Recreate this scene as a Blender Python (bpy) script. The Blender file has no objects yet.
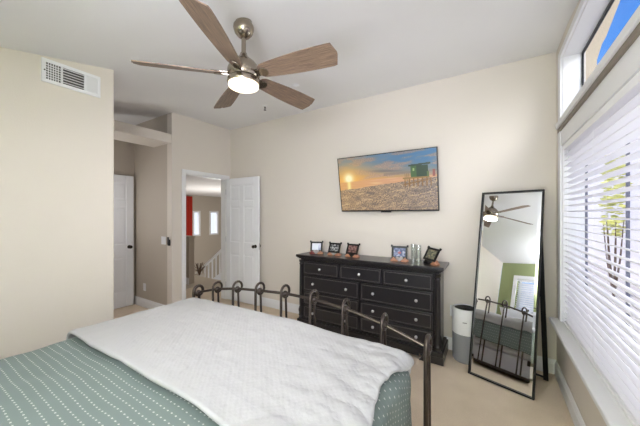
import bpy, bmesh, math, random
from mathutils import Vector, Matrix, noise
random.seed(4)
S = bpy.context.scene
COL = S.collection
PI = math.pi

# ------------------------------------------------------------------ camera
F_PX, CAM_Z = 275.7, 1.44
YAW = math.atan(172 / 275.7)
cd = bpy.data.cameras.new('camera'); cam = bpy.data.objects.new('camera', cd); COL.objects.link(cam)
cam.location = (0, 0, CAM_Z); cam.rotation_euler = (PI / 2, 0, YAW)
cd.sensor_fit = 'HORIZONTAL'; cd.sensor_width = 36; cd.lens = 36 * F_PX / 640
cd.shift_y = (213 - 215) / 640 * -1
cd.clip_start = 0.02; cd.clip_end = 200
S.camera = cam

# ------------------------------------------------------------------ world, exposure, lights
S.view_settings.view_transform = 'Standard'; S.view_settings.look = 'None'
S.view_settings.gamma = 1; S.view_settings.use_curve_mapping = False
S.view_settings.exposure = 0.70
W = bpy.data.worlds.new('World'); S.world = W; W.use_nodes = True
nt = W.node_tree; nt.nodes.clear()
tcw = nt.nodes.new('ShaderNodeTexCoord'); sx = nt.nodes.new('ShaderNodeSeparateXYZ'); sky = nt.nodes.new('ShaderNodeValToRGB')
nt.links.new(tcw.outputs['Generated'], sx.inputs[0]); nt.links.new(sx.outputs[2], sky.inputs[0])
e = sky.color_ramp.elements
e[0].position = 0.0; e[0].color = (0.80, 0.86, 0.98, 1); e[1].position = 0.62; e[1].color = (0.035, 0.16, 0.62, 1)
m_ = e.new(0.16); m_.color = (0.52, 0.70, 1.0, 1); m_ = e.new(0.36); m_.color = (0.085, 0.30, 0.82, 1)
bg = nt.nodes.new('ShaderNodeBackground'); bg.inputs[1].default_value = 0.78
wo = nt.nodes.new('ShaderNodeOutputWorld')
nt.links.new(sky.outputs[0], bg.inputs[0]); nt.links.new(bg.outputs[0], wo.inputs[0])

def area(name, loc, rot, sx, sy, power, col=(1, 1, 1)):
    l = bpy.data.lights.new(name, 'AREA'); l.shape = 'RECTANGLE'; l.size = sx; l.size_y = sy
    l.energy = power; l.color = col
    o = bpy.data.objects.new(name, l); COL.objects.link(o); o.location = loc; o.rotation_euler = rot
    return o
def lamp(name, loc, r, power, col=(1, 1, 1)):
    l = bpy.data.lights.new(name, 'POINT'); l.shadow_soft_size = r; l.energy = power; l.color = col
    o = bpy.data.objects.new(name, l); COL.objects.link(o); o.location = loc
    return o
sun_l = bpy.data.lights.new('sun', 'SUN'); sun_l.energy = 2.2; sun_l.angle = 0.02; sun_l.color = (1, 0.95, 0.88)
sun = bpy.data.objects.new('sun', sun_l); COL.objects.link(sun)
sun.rotation_euler = Vector((-0.6, -0.5, 0.75)).to_track_quat('Z', 'Y').to_euler()
LC = (0.84, 0.85, 1.0)
area('bounce_fill', (-0.55, -0.60, 1.75), (PI - math.radians(-38), 0, 0), 1.4, 0.5, 60, LC)  # added fill behind the camera, bounced off the ceiling; no such fixture
area('rear_fill', (0.05, -1.06, 1.0), (PI / 2, 0, PI), 0.7, 1.2, 16, LC)  # unseen fill at the rear wall, added to brighten the room
def spot(name, loc, target, ang, blend, power, radius):
    l = bpy.data.lights.new(name, 'SPOT'); l.energy = power; l.spot_size = math.radians(ang); l.spot_blend = blend; l.shadow_soft_size = radius; l.color = LC
    o = bpy.data.objects.new(name, l); COL.objects.link(o); o.location = loc
    o.rotation_euler = (Vector(loc) - Vector(target)).to_track_quat('Z', 'Y').to_euler(); return o
spot('far_wall_fill', (0.05, -0.80, 1.75), (-2.2, 3.2, 2.1), 80, 1.0, 125, 0.3)  # added fill from behind the camera that lifts the far wall
spot('ceiling_fill', (-0.2, -0.75, 0.95), (-0.5, 2.3, 2.92), 100, 1.0, 95, 0.35)  # unseen fill aimed up to brighten the ceiling, not a fitting
area('window_fill', (1.9, 0.9, 3.35), (0, math.radians(52), 0), 1.2, 2.6, 48, (0.95, 0.97, 1.0))  # added area fill outside the window, boosting the daylight
lamp('hall_fill', (-7.6, 6.0, 0.6), 0.35, 85, (1, 0.97, 0.93))  # unseen point fill added to brighten the hall
lamp('alcove_fill', (-4.45, 1.3, 1.55), 0.12, 6, (0.93, 0.95, 1.0))  # added point fill for the dim alcove; no lamp hangs there

# ------------------------------------------------------------------ materials
def srgb(r, g, b):
    def f(c):
        c /= 255
        return c / 12.92 if c <= 0.04045 else ((c + 0.055) / 1.055) ** 2.4
    return (f(r), f(g), f(b), 1)
class NT:
    def __init__(s, name):
        s.m = bpy.data.materials.new(name); s.m.use_nodes = True
        s.t = s.m.node_tree; s.n = s.t.nodes; s.b = s.n['Principled BSDF']
    def node(s, typ, **kw):
        n = s.n.new(typ)
        for k, v in kw.items():
            if hasattr(n, k): setattr(n, k, v)
            else: n.inputs[k].default_value = v
        return n
    def link(s, a, b): s.t.links.new(a, b)
    def math(s, op, a, b=None):
        n = s.n.new('ShaderNodeMath'); n.operation = op
        for i, v in enumerate((a, b)):
            if v is None: continue
            if isinstance(v, (int, float)): n.inputs[i].default_value = v
            else: s.link(v, n.inputs[i])
        return n.outputs[0]
def mat(name, rgb, rough=0.6, metal=0.0, var=0.04, scale=8.0, bump=0.0, bscale=60.0, spec=0.5, coat=0.0, trans=0.0):
    k = NT(name); b = k.b
    tc = k.node('ShaderNodeTexCoord')
    no = k.node('ShaderNodeTexNoise'); no.inputs['Scale'].default_value = scale; no.inputs['Detail'].default_value = 4
    k.link(tc.outputs['Object'], no.inputs['Vector'])
    mx = k.node('ShaderNodeMix'); mx.data_type = 'RGBA'
    c = srgb(*rgb)
    mx.inputs[6].default_value = tuple(max(0, v * (1 - var)) for v in c[:3]) + (1,)
    mx.inputs[7].default_value = tuple(min(1, v * (1 + var)) for v in c[:3]) + (1,)
    k.link(no.outputs[0], mx.inputs[0]); k.link(mx.outputs[2], b.inputs['Base Color'])
    b.inputs['Roughness'].default_value = rough; b.inputs['Metallic'].default_value = metal
    b.inputs['Specular IOR Level'].default_value = spec
    b.inputs['Coat Weight'].default_value = coat
    b.inputs['Transmission Weight'].default_value = trans
    if bump:
        n2 = k.node('ShaderNodeTexNoise'); n2.inputs['Scale'].default_value = bscale; n2.inputs['Detail'].default_value = 3
        k.link(tc.outputs['Object'], n2.inputs['Vector'])
        bp = k.node('ShaderNodeBump'); bp.inputs['Strength'].default_value = bump; bp.inputs['Distance'].default_value = 0.01
        k.link(n2.outputs[0], bp.inputs['Height']); k.link(bp.outputs[0], b.inputs['Normal'])
    return k.m
M = {}
M['wall'] = mat('wall_paint', (222, 214, 203), 0.75, bump=0.06, bscale=120, var=0.01)
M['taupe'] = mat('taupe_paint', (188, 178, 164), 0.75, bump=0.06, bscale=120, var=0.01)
M['green'] = mat('sage_wall_paint', (150, 160, 112), 0.8, bump=0.05, bscale=120, var=0.01)
M['ceil'] = mat('ceiling_paint', (236, 235, 234), 0.85, bump=0.08, bscale=90, var=0.01)
M['trim'] = mat('white_trim_paint', (236, 236, 236), 0.45, var=0.01)
M['door'] = mat('white_door_paint', (238, 239, 241), 0.4, var=0.01)
M['black'] = mat('black_lacquer', (30, 28, 31), 0.3, var=0.1, scale=20, coat=0.3)
M['blackface'] = mat('black_lacquer_drawer', (33, 31, 34), 0.36, var=0.1, scale=20, coat=0.2)
M['iron'] = mat('dark_bronze_iron', (78, 70, 65), 0.33, metal=0.8, var=0.15, scale=30)
M['blackmetal'] = mat('black_metal', (18, 18, 18), 0.4, metal=0.2)
M['nickel'] = mat('brushed_nickel', (158, 148, 134), 0.24, metal=1.0, var=0.05, scale=40)
M['silver'] = mat('satin_silver', (205, 205, 208), 0.3, metal=0.9)
M['bronze'] = mat('dark_bronze', (60, 55, 50), 0.35, metal=0.9)
M['plastic'] = mat('white_plastic', (235, 235, 236), 0.4, var=0.01)
M['dark_plastic'] = mat('black_plastic', (20, 20, 22), 0.4)
M['slat'] = mat('blind_slat_white', (250, 249, 250), 0.45, var=0.01)
M['ventdark'] = mat('vent_shadow_grey', (88, 86, 84), 0.7)
M['grille'] = mat('grey_mesh_fabric', (150, 152, 156), 0.7, bump=0.4, bscale=300)
M['bead'] = mat('bead_gloss_highlight', (76, 71, 71), 0.3, var=.1)  # lighter grey paints the gloss highlight along the drawer beads
M['copper'] = mat('polished_driftwood', (172, 122, 95), 0.4, var=0.3, scale=40)
M['stone'] = mat('grey_heart_stone', (150, 145, 142), 0.6, var=0.15, scale=60)
M['redw'] = mat('dark_red_wood', (120, 50, 45), 0.4, var=0.3, scale=40)
M['stucco'] = mat('tan_stucco', (205, 185, 150), 0.9, bump=0.3, bscale=30, var=0.12)
M['pale'] = mat('pale_stucco', (240, 234, 234), 0.9, var=0.03)
M['frame'] = mat('grey_window_vinyl', (112, 114, 128), 0.5)
M['leaf'] = mat('yellow_green_leaf', (228, 226, 140), 0.6, var=0.35, scale=6)
M['grass'] = mat('pale_paving', (205, 198, 190), 0.9, var=0.1)
M['curtain'] = mat('red_curtain', (185, 52, 36), 0.8, var=0.1)
M['plant'] = mat('dried_stems', (95, 75, 60), 0.8, var=0.2)
M['wood_floor'] = mat('hall_carpet', (190, 178, 160), 0.95, bump=0.3, bscale=200)
M['sheet'] = mat('white_sheet', (232, 232, 238), 0.85, var=0.02)
M['strip'] = mat('brown_ledge_shade', (135, 124, 112), 0.6)  # brown paints the shade on the ledge's underside
M['rubber'] = mat('rubber', (25, 25, 25), 0.8)

k = NT('beige_carpet'); tc = k.node('ShaderNodeTexCoord')
n1 = k.node('ShaderNodeTexNoise', Scale=5.0, Detail=5.0); n2 = k.node('ShaderNodeTexNoise', Scale=170.0, Detail=3.0)
k.link(tc.outputs['Object'], n1.inputs['Vector']); k.link(tc.outputs['Object'], n2.inputs['Vector'])
r = k.node('ShaderNodeValToRGB'); r.color_ramp.elements[0].position = 0.3; r.color_ramp.elements[1].position = 0.7
r.color_ramp.elements[0].color = srgb(208, 190, 166); r.color_ramp.elements[1].color = srgb(234, 218, 196)
k.link(k.math('ADD', k.math('MULTIPLY', n1.outputs[0], 0.35), k.math('MULTIPLY', n2.outputs[0], 0.65)), r.inputs[0])
k.link(r.outputs[0], k.b.inputs['Base Color']); k.b.inputs['Roughness'].default_value = 0.95
bp = k.node('ShaderNodeBump', Strength=0.6, Distance=0.01); k.link(n2.outputs[0], bp.inputs['Height']); k.link(bp.outputs[0], k.b.inputs['Normal'])
M['carpet'] = k.m

# woven fan blade wood (long grain in UV u)
k = NT('weathered_oak_blade'); tc = k.node('ShaderNodeTexCoord')
mp = k.node('ShaderNodeMapping'); mp.inputs['Scale'].default_value = (2.0, 45, 1)
k.link(tc.outputs['UV'], mp.inputs['Vector'])
n1 = k.node('ShaderNodeTexNoise', Scale=2.0, Detail=6.0, Roughness=0.65); k.link(mp.outputs[0], n1.inputs['Vector'])
r = k.node('ShaderNodeValToRGB'); r.color_ramp.elements[0].position = 0.3; r.color_ramp.elements[1].position = 0.72
r.color_ramp.elements[0].color = srgb(62, 48, 40); r.color_ramp.elements[1].color = srgb(160, 134, 112)
k.link(n1.outputs[0], r.inputs[0]); k.link(r.outputs[0], k.b.inputs['Base Color']); k.b.inputs['Roughness'].default_value = 0.5
M['blade'] = k.m

# sage comforter with rows of white stitched dashes (UV in metres)
k = NT('sage_dotted_quilt'); tc = k.node('ShaderNodeTexCoord'); sp = k.node('ShaderNodeSeparateXYZ')
k.link(tc.outputs['UV'], sp.inputs[0])
fr = k.math('FRACT', k.math('DIVIDE', sp.outputs[1], 0.034)); row = k.math('LESS_THAN', k.math('ABSOLUTE', k.math('SUBTRACT', fr, 0.5)), 0.085)
rowid = k.math('FLOOR', k.math('DIVIDE', sp.outputs[1], 0.034))
fx = k.math('FRACT', k.math('ADD', k.math('DIVIDE', sp.outputs[0], 0.026), k.math('MULTIPLY', rowid, 0.5)))
dx = k.math('LESS_THAN', k.math('ABSOLUTE', k.math('SUBTRACT', fx, 0.5)), 0.14)
dot = k.math('MULTIPLY', row, dx)
line = k.math('MULTIPLY', k.math('LESS_THAN', k.math('ABSOLUTE', k.math('SUBTRACT', fr, 0.5)), 0.03), 0.12)
mm = k.math('MAXIMUM', dot, line)
mx = k.node('ShaderNodeMix'); mx.data_type = 'RGBA'
mx.inputs[6].default_value = srgb(120, 133, 130); mx.inputs[7].default_value = srgb(200, 205, 198)
k.link(mm, mx.inputs[0]); k.link(mx.outputs[2], k.b.inputs['Base Color']); k.b.inputs['Roughness'].default_value = 0.9
bp = k.node('ShaderNodeBump', Strength=0.5, Distance=0.004); k.link(mm, bp.inputs['Height']); k.link(bp.outputs[0], k.b.inputs['Normal'])
M['quilt'] = k.m

# white blanket with a faint stitched square pattern
k = NT('white_matelasse'); tc = k.node('ShaderNodeTexCoord'); sp = k.node('ShaderNodeSeparateXYZ')
k.link(tc.outputs['UV'], sp.inputs[0])
def wave(src, p):
    f = k.math('FRACT', k.math('DIVIDE', src, p)); return k.math('ABSOLUTE', k.math('SUBTRACT', f, 0.5))
a = k.math('ADD', sp.outputs[0], sp.outputs[1]); b2 = k.math('SUBTRACT', sp.outputs[0], sp.outputs[1])
h1 = k.math('MAXIMUM', wave(sp.outputs[0], 0.075), wave(sp.outputs[1], 0.075))
h2 = k.math('MULTIPLY', k.math('ADD', wave(a, 0.028), wave(b2, 0.028)), 0.15)
nz = k.node('ShaderNodeTexNoise', Scale=9.0, Detail=5.0); k.link(tc.outputs['UV'], nz.inputs['Vector'])
hh = k.math('ADD', k.math('ADD', k.math('MULTIPLY', h1, 0.6), h2), k.math('MULTIPLY', nz.outputs[0], 3.0))
bp = k.node('ShaderNodeBump', Strength=0.35, Distance=0.012); k.link(hh, bp.inputs['Height']); k.link(bp.outputs[0], k.b.inputs['Normal'])
k.b.inputs['Base Color'].default_value = srgb(186, 186, 187); k.b.inputs['Roughness'].default_value = 0.85
M['throw'] = k.m

k = NT('mirror_silver'); k.b.inputs['Base Color'].default_value = (0.86, 0.88, 0.88, 1); k.b.inputs['Metallic'].default_value = 1; k.b.inputs['Roughness'].default_value = 0.0
M['mirror'] = k.m
def emis(name, rgb, st):
    k = NT(name); k.b.inputs['Base Color'].default_value = srgb(*rgb); k.b.inputs['Emission Color'].default_value = srgb(*rgb)
    k.b.inputs['Emission Strength'].default_value = st; return k.m
M['lamp'] = emis('opal_lamp_glass', (255, 240, 214), 1.1)
k = NT('clear_glass'); tr = k.node('ShaderNodeBsdfTransparent'); tr.inputs[0].default_value = (.95, .97, .96, 1); gl = k.node('ShaderNodeBsdfGlossy'); gl.inputs['Roughness'].default_value = 0.05
lw = k.node('ShaderNodeLayerWeight'); lw.inputs[0].default_value = .35
mxs = k.node('ShaderNodeMixShader'); mxs.inputs[0].default_value = .16
k.link(tr.outputs[0], mxs.inputs[1]); k.link(gl.outputs[0], mxs.inputs[2]); k.link(mxs.outputs[0], k.n['Material Output'].inputs[0])
M['glass'] = k.m
# window pane: clear thin glass
k = NT('window_glass'); tr = k.node('ShaderNodeBsdfTransparent'); gl = k.node('ShaderNodeBsdfGlossy'); gl.inputs['Roughness'].default_value = 0.0
mxs = k.node('ShaderNodeMixShader'); mxs.inputs[0].default_value = 0.05
k.link(tr.outputs[0], mxs.inputs[1]); k.link(gl.outputs[0], mxs.inputs[2]); k.link(mxs.outputs[0], k.n['Material Output'].inputs[0])
M['pane'] = k.m
def attr_mat(name, em, rough):
    k = NT(name); at = k.node('ShaderNodeAttribute'); at.attribute_name = 'Col'
    k.link(at.outputs[0], k.b.inputs['Base Color']); k.b.inputs['Roughness'].default_value = rough
    if em:
        k.b.inputs['Base Color'].default_value = (0.02, 0.02, 0.02, 1)
        for l in list(k.b.inputs['Base Color'].links): k.t.links.remove(l)
        k.link(at.outputs[0], k.b.inputs['Emission Color']); k.b.inputs['Emission Strength'].default_value = em
    return k.m
M['screen'] = attr_mat('screen_picture', 0.58, 0.35)
M['photo'] = attr_mat('photo_print', 0.0, 0.3)

# ------------------------------------------------------------------ mesh helpers
def box(bm, x0, x1, y0, y1, z0, z1, mtx=None):
    vs = [bm.verts.new(Vector(p) if mtx is None else mtx @ Vector(p)) for p in
          [(x0, y0, z0), (x1, y0, z0), (x1, y1, z0), (x0, y1, z0), (x0, y0, z1), (x1, y0, z1), (x1, y1, z1), (x0, y1, z1)]]
    for f in ((0, 3, 2, 1), (4, 5, 6, 7), (0, 1, 5, 4), (1, 2, 6, 5), (2, 3, 7, 6), (3, 0, 4, 7)):
        bm.faces.new([vs[i] for i in f])
def lathe(bm, prof, origin=(0, 0, 0), mtx=None, n=32):
    """prof: (r, z) pairs turned about z"""
    o = Vector(origin); rings = []
    for r, z in prof:
        ring = []
        if r < 1e-6:
            v = Vector((0, 0, z)); v = o + (mtx @ v if mtx else v); ring = [bm.verts.new(v)]
        else:
            for i in range(n):
                a = 2 * PI * i / n; v = Vector((r * math.cos(a), r * math.sin(a), z)); v = o + (mtx @ v if mtx else v)
                ring.append(bm.verts.new(v))
        rings.append(ring)
    for a, b in zip(rings, rings[1:]):
        for i in range(n):
            j = (i + 1) % n
            if len(a) == 1 and len(b) == 1: continue
            if len(a) == 1: bm.faces.new((a[0], b[j], b[i]))
            elif len(b) == 1: bm.faces.new((a[i], a[j], b[0]))
            else: bm.faces.new((a[i], a[j], b[j], b[i]))
    for ring, rev in ((rings[0], True), (rings[-1], False)):
        if len(ring) > 1: bm.faces.new(ring[::-1] if rev else ring)
def tube(bm, pts, r, n=10, cap=True):
    pts = [Vector(p) for p in pts]; rings = []; up = None
    for i, p in enumerate(pts):
        t = ((pts[min(i + 1, len(pts) - 1)] - pts[max(i - 1, 0)])).normalized()
        if up is None:
            up = Vector((0, 0, 1)) if abs(t.z) < 0.9 else Vector((1, 0, 0))
        s = t.cross(up).normalized(); up = s.cross(t).normalized()
        rr = r[i] if isinstance(r, (list, tuple)) else r
        rings.append([bm.verts.new(p + s * rr * math.cos(2 * PI * q / n) + up * rr * math.sin(2 * PI * q / n)) for q in range(n)])
    for a, b in zip(rings, rings[1:]):
        for q in range(n):
            bm.faces.new((a[q], a[(q + 1) % n], b[(q + 1) % n], b[q]))
    if cap: bm.faces.new(rings[0][::-1]); bm.faces.new(rings[-1])
def sphere(bm, c, r, sc=(1, 1, 1), n=16):
    m = Matrix.Translation(c) @ Matrix.Diagonal((sc[0] * r, sc[1] * r, sc[2] * r, 1))
    bmesh.ops.create_uvsphere(bm, u_segments=n, v_segments=max(6, n // 2), radius=1, matrix=m)
def prism(bm, poly, z0, z1, mtx=None):
    T = (lambda v: mtx @ Vector(v)) if mtx else Vector
    a = [bm.verts.new(T((x, y, z0))) for x, y in poly]; b = [bm.verts.new(T((x, y, z1))) for x, y in poly]
    n = len(poly)
    bm.faces.new(a[::-1]); bm.faces.new(b)
    for i in range(n): bm.faces.new((a[i], a[(i + 1) % n], b[(i + 1) % n], b[i]))
def obj(name, bm, m, parent=None, smooth=False, bevel=0.0, loc=None, segs=2):
    bmesh.ops.recalc_face_normals(bm, faces=bm.faces)
    me = bpy.data.meshes.new(name); bm.to_mesh(me); bm.free(); me.materials.append(M[m] if isinstance(m, str) else m)
    o = bpy.data.objects.new(name, me); COL.objects.link(o)
    if smooth:
        for p in me.polygons: p.use_smooth = True
        try: me.set_sharp_from_angle(angle=math.radians(40))
        except Exception: pass
    if bevel:
        md = o.modifiers.new('bevel', 'BEVEL'); md.width = bevel; md.segments = segs; md.limit_method = 'ANGLE'; md.angle_limit = math.radians(40)
    if parent:
        o.parent = parent
    if loc: o.location = loc
    return o
def boxo(name, m, b, parent=None, bevel=0.0, mtx=None):
    bm = bmesh.new(); box(bm, *b, mtx=mtx); return obj(name, bm, m, parent, bevel=bevel)
def thing(name, label, cat, loc=(0, 0, 0), rot=(0, 0, 0), group=None):
    o = bpy.data.objects.new(name, None); COL.objects.link(o); o.location = loc; o.rotation_euler = rot
    o.empty_display_size = 0.1
    return tag(o, label, cat, group)
def tag(o, label, cat, group=None):
    o['label'] = label; o['category'] = cat
    if group: o['group'] = group
    return o
def struct(o, label=None):
    o['kind'] = 'structure'
    if label: o['label'] = label
    return o
def sempty(name, loc=(0, 0, 0), rot=(0, 0, 0)):
    o = bpy.data.objects.new(name, None); COL.objects.link(o); o.location = loc; o.rotation_euler = rot
    o['kind'] = 'structure'; return o
def dup(root, loc=None, rot=None, label=None):
    r = root.copy(); COL.objects.link(r)
    if loc is not None: r.location = loc
    if rot is not None: r.rotation_euler = rot
    if label: r['label'] = label
    for ch in list(root.children):
        c = ch.copy(); COL.objects.link(c); c.parent = r
        for g in ch.children:
            d = g.copy(); COL.objects.link(d); d.parent = c
    return r
def RX(a): return Matrix.Rotation(a, 4, 'X')
def RY(a): return Matrix.Rotation(a, 4, 'Y')
def RZ(a): return Matrix.Rotation(a, 4, 'Z')
def T(*p): return Matrix.Translation(p)

# ------------------------------------------------------------------ the room
XL, XR, YF, YB, CH = -3.863, 0.495, 3.25, -1.10, 2.92       # door wall, window wall, far wall, rear wall, ceiling
XV, YV, SL, YH = -2.74, 1.07, 0.21, 2.21                     # vent wall face and its end, ceiling slope and where it starts
def ztop(y):                                                  # underside of the ceiling: level, then falling towards the rear
    t = YH - y; return CH - SL * (math.sqrt(t * t + .04) + t) / 2
WT = 0.14
bm = bmesh.new(); box(bm, -5.06, XR + WT, YB - WT, YF + WT, -0.06, 0); struct(obj('floor', bm, 'carpet'), 'beige carpet floor of the bedroom')
bm = bmesh.new(); box(bm, -12.2, -5.06, 2.33, 12.5, -2.9, -2.8)
struct(obj('floor', bm, 'wood_floor'), 'lower floor of the stair hall')
bm = bmesh.new(); box(bm, -6.6, -3.98, 3.39, 4.0, -0.3, 0); box(bm, -6.6, -5.06, 2.33, 3.39, -.3, 0)
struct(obj('floor', bm, 'wood_floor'), 'upper landing floor beyond the doorway')
bm = bmesh.new(); ys_ = [YF + WT, 3.1, 2.9, 2.7, 2.55, 2.4, 2.3, 2.2, 2.1, 2.0, 1.85, 1.7, 1.5, 1.2, 0.6, YB - WT]
rr_ = [[bm.verts.new(p) for p in ((-5.06, y, ztop(y)), (XR + WT, y, ztop(y)), (XR + WT, y, ztop(y) + .08), (-5.06, y, ztop(y) + .08))] for y in ys_]
for p_, q_ in zip(rr_, rr_[1:]):
    for i in range(4): bm.faces.new((p_[i], p_[(i + 1) % 4], q_[(i + 1) % 4], q_[i]))
bm.faces.new(rr_[0]); bm.faces.new(rr_[-1][::-1])
struct(obj('ceiling', bm, 'ceil', smooth=True), 'pale grey ceiling, level at the far side and sloping down towards the rear')
zz = ztop(YB) + .02
bm = bmesh.new(); box(bm, -3.98, XR + WT, YF, YF + WT, 0, CH); struct(obj('wall_far', bm, 'wall'), 'cream far wall behind the dresser')
# door wall with doorway
DY0, DY1, DZ = 2.415, 3.155, 2.055
bm = bmesh.new()
box(bm, -3.98, XL, 2.21, DY0, 0, CH); box(bm, -3.98, XL, DY1, YF, 0, CH); box(bm, -3.98, XL, DY0, DY1, DZ, CH)
struct(obj('wall_left', bm, 'wall'), 'cream wall with the bedroom doorway')
bm = bmesh.new(); box(bm, -4.33, XL, YV, 2.21, 2.458, 2.59); struct(obj('wall_header', bm, 'wall', bevel=0.012), 'cream ledge spanning the alcove opening')
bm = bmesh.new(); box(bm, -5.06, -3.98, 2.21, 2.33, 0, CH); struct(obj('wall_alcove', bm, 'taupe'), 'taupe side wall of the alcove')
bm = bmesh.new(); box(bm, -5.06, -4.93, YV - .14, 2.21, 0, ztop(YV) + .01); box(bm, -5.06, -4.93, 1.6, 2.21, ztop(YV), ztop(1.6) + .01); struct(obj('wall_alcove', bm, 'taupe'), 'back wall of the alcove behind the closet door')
# vent wall, a block closing the alcove off
bm = bmesh.new()
vs = []
for x in (XV - 0.14, XV):
    vs.append([bm.verts.new(p) for p in ((x, YB, 0), (x, YV, 0), (x, YV, ztop(YV) + .02), (x, YB, zz))])
bm.faces.new(vs[0]); bm.faces.new(vs[1][::-1])
for i in range(4): bm.faces.new((vs[0][i], vs[0][(i + 1) % 4], vs[1][(i + 1) % 4], vs[1][i]))
struct(obj('wall_vent', bm, 'wall', bevel=0.012), 'cream wall with the air vent')
bm = bmesh.new(); box(bm, -4.93, XV - 0.14, YV - 0.14, YV, 0, ztop(YV) - .001); struct(obj('wall_alcove', bm, 'taupe'), 'short return wall behind the vent wall')
# rear wall (sage) with its window
RW0, RW1, RZ0, RZ1 = -2.36, -1.78, 0.90, 1.86
bm = bmesh.new()
for (a, b, c, d) in ((XV, RW0, 0, zz), (RW1, XR + WT, 0, zz), (RW0, RW1, 0, RZ0), (RW0, RW1, RZ1, zz)):
    box(bm, a, b, YB - WT, YB, c, d)
struct(obj('wall_rear', bm, 'green'), 'sage green wall behind the bed head')
# window wall
WY0, WY1, WZ0, WZ1 = 0.15, 2.99, 0.56, 2.01
TZ0, TZ1 = 2.25, 2.745
bm = bmesh.new()
TY0 = 1.30
def slab(y0, y1, z0):
    g_ = []
    for x in (XR, XR + WT): g_.append([bm.verts.new(p) for p in ((x, y0, z0), (x, y1, z0), (x, y1, ztop(y1) + .02), (x, y0, ztop(y0) + .02))])
    bm.faces.new(g_[0]); bm.faces.new(g_[1][::-1])
    for i in range(4): bm.faces.new((g_[0][i], g_[0][(i + 1) % 4], g_[1][(i + 1) % 4], g_[1][i]))
slab(WY1, YF, 0); slab(YB, WY0, 0); slab(WY0, TY0, WZ1); slab(TY0, WY1, TZ1)
box(bm, XR, XR + WT, WY0, WY1, 0, WZ0 - .02); box(bm, XR, XR + WT, TY0, WY1, WZ1, TZ0)
struct(obj('wall_right', bm, 'wall'), 'cream wall around the tall window')
# hall shell beyond the doorway
HX, HZ = -10.9, 2.28
bm = bmesh.new()
win = [(5.95, 6.42), (6.85, 7.42)]
HW = {}
def hy(px):   # where the photo's window edges fall on the hall's end wall
    u = (px - 320) / F_PX; s, c = math.sin(YAW), math.cos(YAW)
    return HX * (c + u * s) / (-s + u * c)
win = [(hy(192.5), hy(200.3)), (hy(209.3), hy(218.3))]
def hz(px, py):
    u = (px - 320) / F_PX; s, c = math.sin(YAW), math.cos(YAW)
    return CAM_Z + (215 - py) / F_PX * HX / (-s + u * c)
hz0, hz1 = hz(205, 235.5), hz(205, 211)
ys = [2.33, win[0][0], win[0][1], win[1][0], win[1][1], 12.5]
for i in range(5):
    if i in (1, 3):
        box(bm, HX - .15, HX, ys[i], ys[i + 1], -2.8, hz0); box(bm, HX - .15, HX, ys[i], ys[i + 1], hz1, HZ)
    else: box(bm, HX - .15, HX, ys[i], ys[i + 1], -2.8, HZ)
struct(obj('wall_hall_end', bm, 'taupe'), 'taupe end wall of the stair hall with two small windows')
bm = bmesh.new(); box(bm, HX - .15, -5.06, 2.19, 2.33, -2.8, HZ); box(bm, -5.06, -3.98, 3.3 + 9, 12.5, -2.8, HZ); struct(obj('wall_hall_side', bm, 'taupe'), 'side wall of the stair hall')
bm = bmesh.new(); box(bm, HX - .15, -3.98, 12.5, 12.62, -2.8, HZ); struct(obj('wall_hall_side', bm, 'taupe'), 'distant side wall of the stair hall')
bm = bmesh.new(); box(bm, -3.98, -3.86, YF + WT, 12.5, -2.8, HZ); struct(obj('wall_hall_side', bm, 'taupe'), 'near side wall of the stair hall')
bm = bmesh.new(); box(bm, HX - .15, -3.98, 2.33, 12.62, HZ, HZ + .1); struct(obj('ceiling', bm, 'ceil'), 'white ceiling of the stair hall')
for i, (a, b) in enumerate(win):
    w = sempty('window_%d' % (4 + i)); w['label'] = ('small window nearest the red curtain in the hall', 'small window right of its twin in the hall')[i]
    bm = bmesh.new(); t = .07
    box(bm, HX - .1, HX + .02, a, a + t, hz0, hz1); box(bm, HX - .1, HX + .02, b - t, b, hz0, hz1)
    box(bm, HX - .1, HX + .02, a + t, b - t, hz0, hz0 + t); box(bm, HX - .1, HX + .02, a + t, b - t, hz1 - t, hz1)
    obj('window_frame', bm, 'trim', w)
    boxo('window_pane', 'pane', (HX - .08, HX - .075, a + t, b - t, hz0 + t, hz1 - t), w)

# baseboards
def baseboard(name, p0, p1, nrm, label=None, h=0.13, z=0):
    """runs p0->p1 along a wall, profile steps out along nrm"""
    bm = bmesh.new(); p0 = Vector((*p0, z)); p1 = Vector((*p1, z)); n = Vector((*nrm, 0))
    prof = [(0, 0), (0.016, 0), (0.016, h * .72), (0.011, h * .80), (0.011, h * .88), (0.004, h), (0, h)]
    A = [bm.verts.new(p0 + n * a + Vector((0, 0, b))) for a, b in prof]; B = [bm.verts.new(p1 + n * a + Vector((0, 0, b))) for a, b in prof]
    bm.faces.new(A); bm.faces.new(B[::-1])
    for i in range(len(prof)): bm.faces.new((A[i], A[(i + 1) % len(prof)], B[(i + 1) % len(prof)], B[i]))
    return struct(obj(name, bm, 'trim'), label)
baseboard('baseboard_far', (XL, YF), (XR, YF), (0, -1))
baseboard('baseboard_right', (XR, YB), (XR, YF - .016), (-1, 0))
baseboard('baseboard_left', (XL, 2.21), (XL, DY0 - .07), (1, 0))
baseboard('baseboard_vent', (XV, YB), (XV, YV), (1, 0))
baseboard('baseboard_alcove', (-4.93, 2.21), (XL, 2.21), (0, -1))
baseboard('baseboard_rear', (XV, YB), (XR, YB), (0, 1))

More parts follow.
